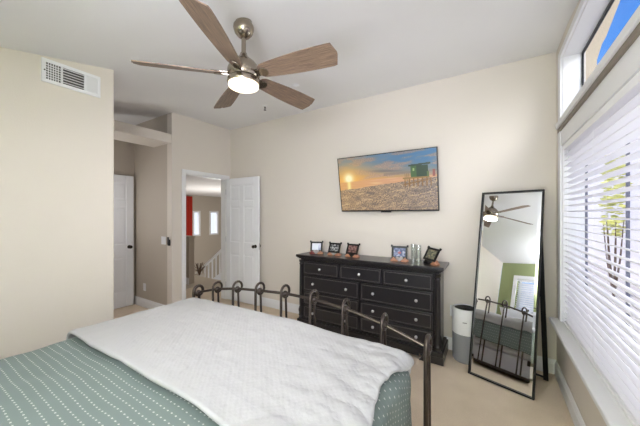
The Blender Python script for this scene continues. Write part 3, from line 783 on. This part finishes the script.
# ------------------------------------------------------------------ framed photos and vases on the dresser
def ph(kind):
    def f(u, v):
        n_ = noise.noise(Vector((u * 5 + kind * 3.1, v * 5, kind)))
        if kind == 0: return mixc((225, 232, 245), (225, 228, 235), v) if u < .72 else mixc((150, 160, 190), (240, 240, 250), v + n_ * .5)
        if kind == 1: return mixc((190, 190, 188), (50, 52, 56), (n_ + .35) * 1.5)
        if kind == 2: return mixc((150, 115, 108), (70, 45, 40), (n_ + .35 + (.5 - v) * .4) * 1.1)
        if kind == 3: return mixc(mixc((50, 62, 105), (150, 155, 180), (n_ + .3) * 1.4), (150, 70, 80), 1 if math.hypot(u - .5, v - .45) < .14 else 0)
        return mixc((80, 84, 74), (150, 142, 112), (n_ + .4) * 1.2)
    return f
def photo_frame(x, y, rz, lean, kind, bases, label, s=1.0, roll=0):
    r_ = thing('photo_frame', label, 'photo frame', (x, y, .937), (0, 0, rz), 'photo frames on the dresser')
    fm = T(0, .0, .095 * s) @ RY(roll) @ RX(-lean); w, h = .158 * s, .128 * s
    bm = bmesh.new(); t = .021
    for q_ in ((-w / 2, w / 2, -h / 2, -h / 2 + t), (-w / 2, w / 2, h / 2 - t, h / 2), (-w / 2, -w / 2 + t, -h / 2 + t, h / 2 - t), (w / 2 - t, w / 2, -h / 2 + t, h / 2 - t)):
        box(bm, q_[0], q_[1], -.007, .007, q_[2], q_[3], fm)
    for sx in (-1, 1): box(bm, sx * (w / 2) - .009, sx * (w / 2) + .009, -.008, .008, h / 2 - .012, h / 2 + .012, fm)
    box(bm, -w / 2 + t, w / 2 - t, .002, .007, -h / 2 + t, h / 2 - t, fm)
    obj('frame', bm, 'blackmetal', r_, bevel=.002)
    pic('photo', w - 2 * t, h - 2 * t, 28, 18, ph(kind), 'photo', r_, fm @ T(0, -.0015, 0))
    # carved wooden cradle left and right with a stand behind
    for sx, mm in zip((-1, 1), bases):
        bm = bmesh.new()
        pl = [(0, 0), (.072, 0), (.078, .016), (.058, .03), (.046, .05), (.03, .034), (.012, .022), (0, .012)]
        pl = [(sx * (a - .0) * s + sx * .014, b * s) for a, b in pl]
        prism(bm, pl, -.020, .026, T(0, 0, 0) @ RX(PI / 2))
        obj('cradle', bm, mm, r_, bevel=.005, segs=3)
    bm = bmesh.new(); box(bm, -.02, .02, .008, .055, 0, .012); tube(bm, [(0, .05, .008), (0, .012, .12 * s)], .006, 8); obj('prop', bm, 'blackmetal', r_)
    if kind != 4:
        bm = bmesh.new()
        prism(bm, [(0, .0), (.024, .022), (.03, .034), (.022, .042), (.008, .040), (0, .033), (-.008, .040), (-.022, .042), (-.03, .034), (-.024, .022)], -.004, .006, T(0, -.034, .001) @ RX(math.radians(66)) @ Matrix.Scale(1.35, 4))
        obj('heart', bm, 'stone' if kind in (0, 1, 3) else 'blackmetal', r_, bevel=.002)
    return r_
def on_y(px, y):
    u = (px - 320) / F_PX; return y * (-s_ + u * c_) / (c_ + u * s_)
photo_frame(on_y(316.5, 3.0), 3.0, .34, .2, 0, ('redw', 'copper'), 'small black photo frame with a nearly white picture, leftmost on the dresser')
photo_frame(on_y(334.5, 3.0), 3.0, .02, .42, 1, ('copper', 'copper'), 'small black photo frame with a black and white picture, second from the left')
photo_frame(on_y(352.5, 3.0), 3.0, -.10, .42, 2, ('copper', 'copper'), 'small black photo frame with a reddish brown picture, middle of the dresser row')
photo_frame(on_y(399.5, 2.985), 2.985, .12, .18, 3, ('copper', 'copper'), 'small black photo frame with a blue picture, left of the glass vases', 1.05)
photo_frame(on_y(431.5, 2.98), 2.98, -.70, .50, 4, ('blackmetal', 'copper'), 'small black photo frame leaning at a tilt on the right end of the dresser', 1.08, roll=.05)
for (px, y, lab, hh) in ((413.3, 3.09, 'clear glass cylinder vase, left one of the pair on the dresser', .185), (418.6, 3.06, 'clear glass cylinder vase, right one of the pair on the dresser', .18)):
    bm = bmesh.new(); R = .028
    lathe(bm, [(0, 0), (R, 0), (R, hh), (R - .003, hh), (R - .003, .012), (0, .012)], (0, 0, 0), n=24)
    o = obj('glass_vase', bm, 'glass', smooth=True, loc=(on_y(px, y), y, .9375)); tag(o, lab, 'vase', 'glass vases on the dresser')

# ------------------------------------------------------------------ air purifier
ap = thing('air_purifier', 'white and grey cylindrical air purifier between dresser and mirror', 'air purifier', (-.222, 3.105, 0))
R = .121
bm = bmesh.new(); lathe(bm, [(0, .0), (R - .012, 0), (R - .008, .012), (R, .02), (R, .275), (0, .275)], n=48)
lo = obj('lower_shell', bm, 'grille', ap, smooth=True)
bm = bmesh.new(); lathe(bm, [(0, .276), (R + .001, .276), (R + .001, .50), (R - .004, .518), (R - .012, .52), (R - .02, .50), (0, .50)], n=48)
obj('upper_shell', bm, 'plastic', ap, smooth=True)
bm = bmesh.new(); lathe(bm, [(0, .501), (R - .02, .501), (R - .02, .51), (R - .05, .513), (0, .516)], n=40)
for i in range(1, 5):
    pts = [((R - .02) * i / 5 * math.cos(a * PI / 16), (R - .02) * i / 5 * math.sin(a * PI / 16), .516) for a in range(33)]; tube(bm, pts, .0025, 5)
obj('top_grille', bm, 'dark_plastic', ap, smooth=True)
bm = bmesh.new()
for i in range(4):
    a = math.radians(-90 + (i - 1.5) * 4.5); mt = RZ(a + PI / 2) @ T(0, -(R + .0015), .40)
    box(bm, -.0032, .0032, -.0005, .0005, -.004, .004, mt)
obj('logo', bm, 'ventdark', ap)
bm = bmesh.new(); tube(bm, [(-.05, .115, .03), (-.08, .13, .01), (-.1, .135, .1), (-.11, .138, .25)], .004, 6); obj('power_cord', bm, 'plastic', ap)

# ------------------------------------------------------------------ standing mirror
BL, BR = Vector((-.184, 2.84, .004)), Vector((.277, 2.69, .004))
ex = (BR - BL).normalized(); back = Vector((-ex.y, ex.x, 0)); lean = math.atan2(.335, 1.652)
ez = (Vector((0, 0, 1)) * math.cos(lean) + back * math.sin(lean)).normalized(); ey = ez.cross(ex).normalized()
MM = Matrix((ex, ey, ez)).transposed().to_4x4()
mr = thing('standing_mirror', 'full length black framed mirror leaning on its easel stand by the window', 'mirror', BL)
mr.rotation_mode = 'QUATERNION'; mr.rotation_quaternion = MM.to_quaternion()
mw, mh, ft = (BR - BL).length, 1.688, .014
bm = bmesh.new()
box(bm, 0, ft, -.012, .018, 0, mh); box(bm, mw - ft, mw, -.012, .018, 0, mh); box(bm, ft, mw - ft, -.012, .018, 0, ft); box(bm, ft, mw - ft, -.012, .018, mh - ft, mh)
obj('frame', bm, 'blackmetal', mr, bevel=.003)
bm = bmesh.new(); bw = .02; o1 = [(ft - .002, ft - .002), (mw - ft + .002, ft - .002), (mw - ft + .002, mh - ft + .002), (ft - .002, mh - ft + .002)]
i1 = [(ft + bw, ft + bw), (mw - ft - bw, ft + bw), (mw - ft - bw, mh - ft - bw), (ft + bw, mh - ft - bw)]
vo = [bm.verts.new((x, .0022, z)) for x, z in o1]; vi = [bm.verts.new((x, 0, z)) for x, z in i1]; vb = [bm.verts.new((x, .0045, z)) for x, z in o1]
bm.faces.new(vi); bm.faces.new(vb[::-1])
for i in range(4): j = (i + 1) % 4; bm.faces.new((vo[i], vo[j], vi[j], vi[i])); bm.faces.new((vo[i], vb[i], vb[j], vo[j]))
obj('mirror_glass', bm, 'mirror', mr)
boxo('backing', 'blackmetal', (ft, mw - ft, .005, .013, ft, mh - ft), mr)
# easel: legs computed in mirror space
inv = (Matrix.Translation(BL) @ MM).inverted()
def leg_pts(side):
    foot = (BL if side == 0 else BR) + back * .385 + ex * (.02 if side == 0 else -.0); foot.z = .012
    top_local = Vector((.03 if side == 0 else mw - .02, .024, 1.30)); return inv @ foot, top_local
for side in (0, 1):
    a, b = leg_pts(side); d_ = (b - a).normalized(); bm = bmesh.new(); w_ = .017
    sx = Vector((1, 0, 0)); sy = d_.cross(sx).normalized()
    vs1 = [bm.verts.new(a + sx * p * w_ + sy * q_ * .008) for p, q_ in ((-1, -1), (1, -1), (1, 1), (-1, 1))]; vs2 = [bm.verts.new(b + sx * p * w_ + sy * q_ * .008) for p, q_ in ((-1, -1), (1, -1), (1, 1), (-1, 1))]
    bm.faces.new(vs1[::-1]); bm.faces.new(vs2)
    for i in range(4): bm.faces.new((vs1[i], vs1[(i + 1) % 4], vs2[(i + 1) % 4], vs2[i]))
    obj('stand_leg', bm, 'blackmetal', mr)
a, _ = leg_pts(0); b, _ = leg_pts(1); bm = bmesh.new(); tube(bm, [a + Vector((0, 0, .02)), b + Vector((0, 0, .02))], .009, 8); obj('stand_crossbar', bm, 'blackmetal', mr)

# ------------------------------------------------------------------ ceiling fan
FX, FYC = -1.40, 1.286
fan = thing('ceiling_fan', 'brushed nickel ceiling fan with five weathered wood blades and a lit lamp', 'ceiling fan', (FX, FYC, 2.246)); fan.scale = (.867,) * 3
zf = 2.368
bm = bmesh.new(); lathe(bm, [(0, CH - zf + .02), (.060, CH - zf + .01), (.064, CH - zf - .02), (.076, CH - zf - .035), (.078, CH - zf - .055), (.066, CH - zf - .09), (.044, CH - zf - .115), (.022, CH - zf - .128), (0, CH - zf - .13)], n=36)
obj('canopy', bm, 'nickel', fan, smooth=True)
bm = bmesh.new(); lathe(bm, [(0, .27), (.017, .27), (.017, CH - zf - .12), (0, CH - zf - .11)], n=20); obj('downrod', bm, 'nickel', fan, smooth=True)
bm = bmesh.new(); lathe(bm, [(0, .31), (.024, .31), (.030, .29), (.05, .268), (.085, .24), (.108, .21), (.119, .18), (.122, .155), (.117, .13), (.106, .118), (0, .118)], n=40); obj('motor_housing', bm, 'nickel', fan, smooth=True)
bm = bmesh.new(); lathe(bm, [(0, .119), (.100, .119), (.100, .108), (0, .108)], n=40); obj('shadow_gap', bm, 'bronze', fan, smooth=True)
bm = bmesh.new(); lathe(bm, [(0, .109), (.114, .109), (.120, .102), (.122, .078), (.118, .070), (0, .070)], n=40); obj('light_ring', bm, 'nickel', fan, smooth=True)
bm = bmesh.new(); lathe(bm, [(0, .0695), (.113, .0695), (.112, .052), (.100, .044), (.06, .040), (0, .038)], n=40); obj('lamp_shade', bm, 'lamp', fan, smooth=True)
def blade(idx, ang):
    bm = bmesh.new(); uvl = bm.loops.layers.uv.new('UVMap'); N = 26; K = 8
    top, bot = [], []
    for i in range(N + 1):
        t = i / N; r_ = .145 + (.755 - .145) * t
        wl = .052 + .033 * math.sin(min(1, t * 1.25) * PI / 2); wr_ = wl + .006
        if t > .93:                              # rounded slanted tip
            q_ = (t - .93) / .07; wl *= math.sqrt(max(0, 1 - q_ ** 2.6)) * .92 + .08; wr_ *= math.sqrt(max(0, 1 - q_ ** 4)) * .75 + .25
        if t < .06: q_ = 1 - t / .06; wl *= 1 - .3 * q_ ** 2; wr_ *= 1 - .3 * q_ ** 2
        a, b = [], []
        for j in range(K + 1):
            y = -wr_ + (wl + wr_) * j / K
            zc = .004 * (1 - (2 * j / K - 1) ** 2)
            a.append((bm.verts.new((r_, y, zc + .004)), (t, .5 + y * 3 + idx * .37))); b.append((bm.verts.new((r_, y, zc - .004)), (t, .5 + y * 3 + idx * .37)))
        top.append(a); bot.append(b)
    def F(q_):
        f = bm.faces.new([x[0] for x in q_])
        for lp, x in zip(f.loops, q_): lp[uvl].uv = x[1]
    for i in range(N):
        for j in range(K):
            F((top[i][j], top[i + 1][j], top[i + 1][j + 1], top[i][j + 1])); F((bot[i][j], bot[i][j + 1], bot[i + 1][j + 1], bot[i + 1][j]))
        F((top[i][0], bot[i][0], bot[i + 1][0], top[i + 1][0])); F((top[i][K], top[i + 1][K], bot[i + 1][K], bot[i][K]))
    for j in range(K):
        F((top[0][j], top[0][j + 1], bot[0][j + 1], bot[0][j])); F((top[N][j], bot[N][j], bot[N][j + 1], top[N][j + 1]))
    mt = RZ(ang) @ T(0, 0, .14) @ RX(math.radians(-19))
    bm.transform(mt); bl = obj('blade', bm, 'blade', fan, smooth=True)
    bm = bmesh.new(); box(bm, .10, .20, -.022, .022, .006, .011)
    lathe(bm, [(0, .004), (.038, .004), (.04, .008), (.038, .012), (0, .012)], (.205, 0, 0), n=20)
    box(bm, .10, .17, -.028, .028, -.012, -.006); lathe(bm, [(0, -.013), (.036, -.013), (.038, -.009), (.036, -.005), (0, -.005)], (.18, 0, 0), n=20)
    bm.transform(mt); obj('blade_arm', bm, 'nickel', bl, bevel=.001)
for i in range(5): blade(i, math.radians(-134 + 72 * i))
fl = bpy.data.lights.new('fan_lamp_light', 'AREA'); fl.shape = 'DISK'; fl.size = .19; fl.energy = 4; fl.color = (1, .95, .88)
flo = bpy.data.objects.new('fan_lamp_light', fl); COL.objects.link(flo); flo.location = (FX, FYC, 2.272)

# ------------------------------------------------------------------ ceiling fittings
def on_z(px, py, z):
    u = (px - 320) / F_PX; d = Vector((-s_ + u * c_, c_ + u * s_, (215 - py) / F_PX)); d *= (z - CAM_Z) / d.z
    return (d.x, d.y, z)
p = on_z(265, 106, CH)
sp = thing('fire_sprinkler', 'small ceiling sprinkler head below the fan, nearer the doorway', 'sprinkler', p)
bm = bmesh.new(); lathe(bm, [(0, 0), (.04, 0), (.036, -.008), (.016, -.012), (0, -.012)], n=24); obj('escutcheon', bm, 'plastic', sp, smooth=True)
bm = bmesh.new(); lathe(bm, [(0, -.011), (.009, -.011), (.009, -.03), (0, -.03)], n=14)
tube(bm, [(-.010, 0, -.025), (-.014, 0, -.04), (0, 0, -.055)], .003, 6); tube(bm, [(.010, 0, -.025), (.014, 0, -.04), (0, 0, -.055)], .003, 6); lathe(bm, [(0, -.055), (.017, -.055), (.017, -.058), (0, -.058)], n=16)
obj('nozzle', bm, 'bronze', sp)
p = on_z(295.5, 84.5, CH)
bm = bmesh.new(); lathe(bm, [(0, 0), (.045, 0), (.045, -.006), (.032, -.016), (.012, -.018), (.01, -.024), (0, -.024)], n=24)
tag(obj('smoke_sensor', bm, 'plastic', smooth=True, loc=p), 'small round white sensor disc on the ceiling right of the fan lamp', 'ceiling sensor')

# ------------------------------------------------------------------ air vent register
def vz(px, py):
    u = (px - 320) / F_PX; d = Vector((-s_ + u * c_, c_ + u * s_, (215 - py) / F_PX)); d *= XV / d.x; return d.y, d.z + CAM_Z
V0, V1, VZ0, VZ1 = vz(41, 57)[0], vz(100, 77)[0], vz(41, 80.8)[1], vz(41, 57)[1]
vt = thing('air_vent', 'white rectangular air vent register high on the left wall', 'air vent', (XV, (V0 + V1) / 2, VZ0))
def V_(o): o.matrix_parent_inverse = Matrix.Translation(-o.parent.location); return o
bm = bmesh.new(); f_ = .024
a0, a1, a2, a3 = V0 + f_, V0 + .105, V1 - .095, V1 - f_
for q_ in ((V0, V1, VZ0, VZ0 + f_), (V0, V1, VZ1 - f_, VZ1), (V0, a0, VZ0 + f_, VZ1 - f_), (a3, V1, VZ0 + f_, VZ1 - f_), (a1, a1 + .012, VZ0 + f_, VZ1 - f_), (a2 - .012, a2, VZ0 + f_, VZ1 - f_)):
    box(bm, XV, XV + .012, *q_)
V_(obj('frame', bm, 'plastic', vt, bevel=.002))
V_(boxo('backing', 'ventdark', (XV + .0005, XV + .003, V0 + .01, V1 - .01, VZ0 + .01, VZ1 - .01), vt))
bm = bmesh.new(); h_ = VZ1 - VZ0 - 2 * f_
for i in range(1, 6): y = a0 + (a1 - a0) * i / 6; box(bm, XV + .003, XV + .006, y - .0022, y + .0022, VZ0 + f_, VZ1 - f_)
for i in range(1, 7): z = VZ0 + f_ + h_ * i / 7; box(bm, XV + .003, XV + .006, a0, a1, z - .0025, z + .0025)
V_(obj('louver_grid', bm, 'plastic', vt))
bm = bmesh.new()
for i in range(6):
    z = VZ0 + f_ + h_ * (i + .5) / 6; box(bm, -.008, .004, a1 + .012, a2 - .012, -.0012, .0012, T(XV + .011, 0, z) @ RY(math.radians(40)))
V_(obj('louver', bm, 'plastic', vt))
bm = bmesh.new()
for i in range(10):
    y = a2 + (a3 - a2) * (i + .5) / 10; box(bm, XV + .003, XV + .010, y - .0028, y + .0028, VZ0 + f_, VZ1 - f_)
V_(obj('louver', bm, 'plastic', vt))
bm = bmesh.new(); lathe(bm, [(0, .012), (.005, .012), (.004, .015), (0, .016)], (XV, V0 + .016, (VZ0 + VZ1) / 2), RY(PI / 2), 10); V_(obj('screw', bm, 'bronze', vt))

# ------------------------------------------------------------------ switches and outlets on the alcove wall (y = 2.21)
def al(px, py):
    u = (px - 320) / F_PX; d = Vector((-s_ + u * c_, c_ + u * s_, (215 - py) / F_PX)); d *= 2.21 / d.y
    return d.x, d.z + CAM_Z
x, z = al(163.8, 240.5)
sw = thing('light_switch', 'white double light switch plate on the taupe alcove wall', 'light switch', (x, 2.21, z))
boxo('plate', 'plastic', (-.058, .058, -.006, 0, -.058, .058), sw, bevel=.002)
for sx in (-.024, .024): boxo('rocker', 'plastic', (sx - .016, sx + .016, -.010, -.006, -.033, .033), sw, bevel=.002)
x, z = al(169.6, 241.5)
th = thing('remote_holder', 'small black fan remote in a wall cradle beside the light switch', 'remote control', (x, 2.21, z))
boxo('cradle', 'dark_plastic', (-.024, .024, -.016, 0, -.06, .03), th, bevel=.004)
boxo('remote', 'dark_plastic', (-.019, .019, -.026, -.017, -.05, .065), th, bevel=.004)
x, z = al(144.8, 287)
def outlet(name, loc, rot, label):
    o = thing(name, label, 'outlet', loc, rot)
    boxo('plate', 'plastic', (-.036, .036, -.006, 0, -.058, .058), o, bevel=.002)
    for sz in (-.025, .025):
        boxo('socket', 'plastic', (-.016, .016, -.009, -.006, sz - .014, sz + .014), o, bevel=.003)
    return o
outlet('wall_outlet', (x, 2.21, z), (0, 0, 0), 'white outlet low on the taupe alcove wall')
outlet('wall_outlet', (-.347, YF, .42), (0, 0, 0), 'white outlet low on the far wall behind the air purifier')

# ------------------------------------------------------------------ stair hall
bm = bmesh.new(); box(bm, -6.9, -5.34, 3.42, 3.54, -.3, 0.965); box(bm, -6.92, -5.32, 3.40, 3.56, 0.965, 0.995)
def ptd(px, py, d):   # point at a given depth along the lens axis
    u = (px - 320) / F_PX; return Vector((-s_ + u * c_, c_ + u * s_, (215 - py) / F_PX)) * d + Vector((0, 0, CAM_Z))
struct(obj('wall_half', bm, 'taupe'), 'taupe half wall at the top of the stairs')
baseboard('baseboard_half', (-6.9, 3.42), (-5.34, 3.42), (0, -1))
# stair railing on a plane facing the room
rl = thing('stair_railing', 'white sloping stair railing with balusters seen through the doorway', 'railing', (0, 0, 0))
def rp(px, py): 
    return ptd(px, py, 7.2)
A0, A1, B0, B1 = rp(196, 274), rp(226, 246), rp(196, 291), rp(226, 269)
bm = bmesh.new(); tube(bm, [A0, A1], .035, 8); obj('handrail', bm, 'trim', rl)
for i in range(8):
    t = (i + .35) / 8; a = A0.lerp(A1, t); b = B0.lerp(B1, t); a = Vector((b.x, b.y, a.z)); bm = bmesh.new(); tube(bm, [b, a], .022, 6); obj('baluster', bm, 'trim', rl)
bm = bmesh.new(); dn = (B1 - B0); nn = Vector((-dn.y, dn.x, 0)).normalized() * .06; vs = []
C0, C1 = rp(197, 330), rp(226, 330); C0.z = -2.8; C1.z = -2.8
for o_ in (-1, 1): vs.append([bm.verts.new(p + nn * o_) for p in (B0, B1, C1, C0)])
bm.faces.new(vs[0]); bm.faces.new(vs[1][::-1])
for i in range(4): bm.faces.new((vs[0][i], vs[0][(i + 1) % 4], vs[1][(i + 1) % 4], vs[1][i]))
obj('stringer', bm, 'trim', rl)
# curtain
bm = bmesh.new(); cy0, cy1 = hy(185), hy(190.8); N = 60; xa = HX + .12
cz1, cz0 = hz(188, 196.5), hz(188, 236)
f = []
for i in range(N + 1):
    t = i / N; y = cy0 - .5 + (cy1 - cy0 + .5) * t; x = xa + .05 * math.sin(t * 50)
    f.append([bm.verts.new(p) for p in ((x, y, cz0 - 2.0), (x, y, cz1), (x + .012, y, cz1), (x + .012, y, cz0 - 2.0))])
for a, b in zip(f, f[1:]):
    for j in range(4): bm.faces.new((a[j], a[(j + 1) % 4], b[(j + 1) % 4], b[j]))
bm.faces.new(f[0]); bm.faces.new(f[-1][::-1])
cu = tag(obj('curtain', bm, 'curtain', smooth=True), 'long red curtain beside the hall windows', 'curtain')
# dried plant in a cream planter, seen past the half wall
pb = ptd(199.5, 290, 7.0)
pln = thing('potted_plant', 'dried brown plant in a cream planter beside the stair railing', 'plant', (pb.x, pb.y, pb.z - .1))
bm = bmesh.new(); lathe(bm, [(0, 0), (.10, 0), (.13, .5), (.125, .5), (.11, .45), (0, .45)], n=20); obj('planter', bm, 'wall', pln, smooth=True)
bm = bmesh.new(); rng = random.Random(3)
for i in range(40):
    a = rng.random() * 6.28; r_ = .05 + .10 * rng.random(); h = .58 + .22 * rng.random()
    tube(bm, [(0, 0, .45), (r_ * .4 * math.cos(a), r_ * .4 * math.sin(a), .6), (r_ * math.cos(a), r_ * math.sin(a), h)], .006, 4)
obj('stems', bm, 'plant', pln)
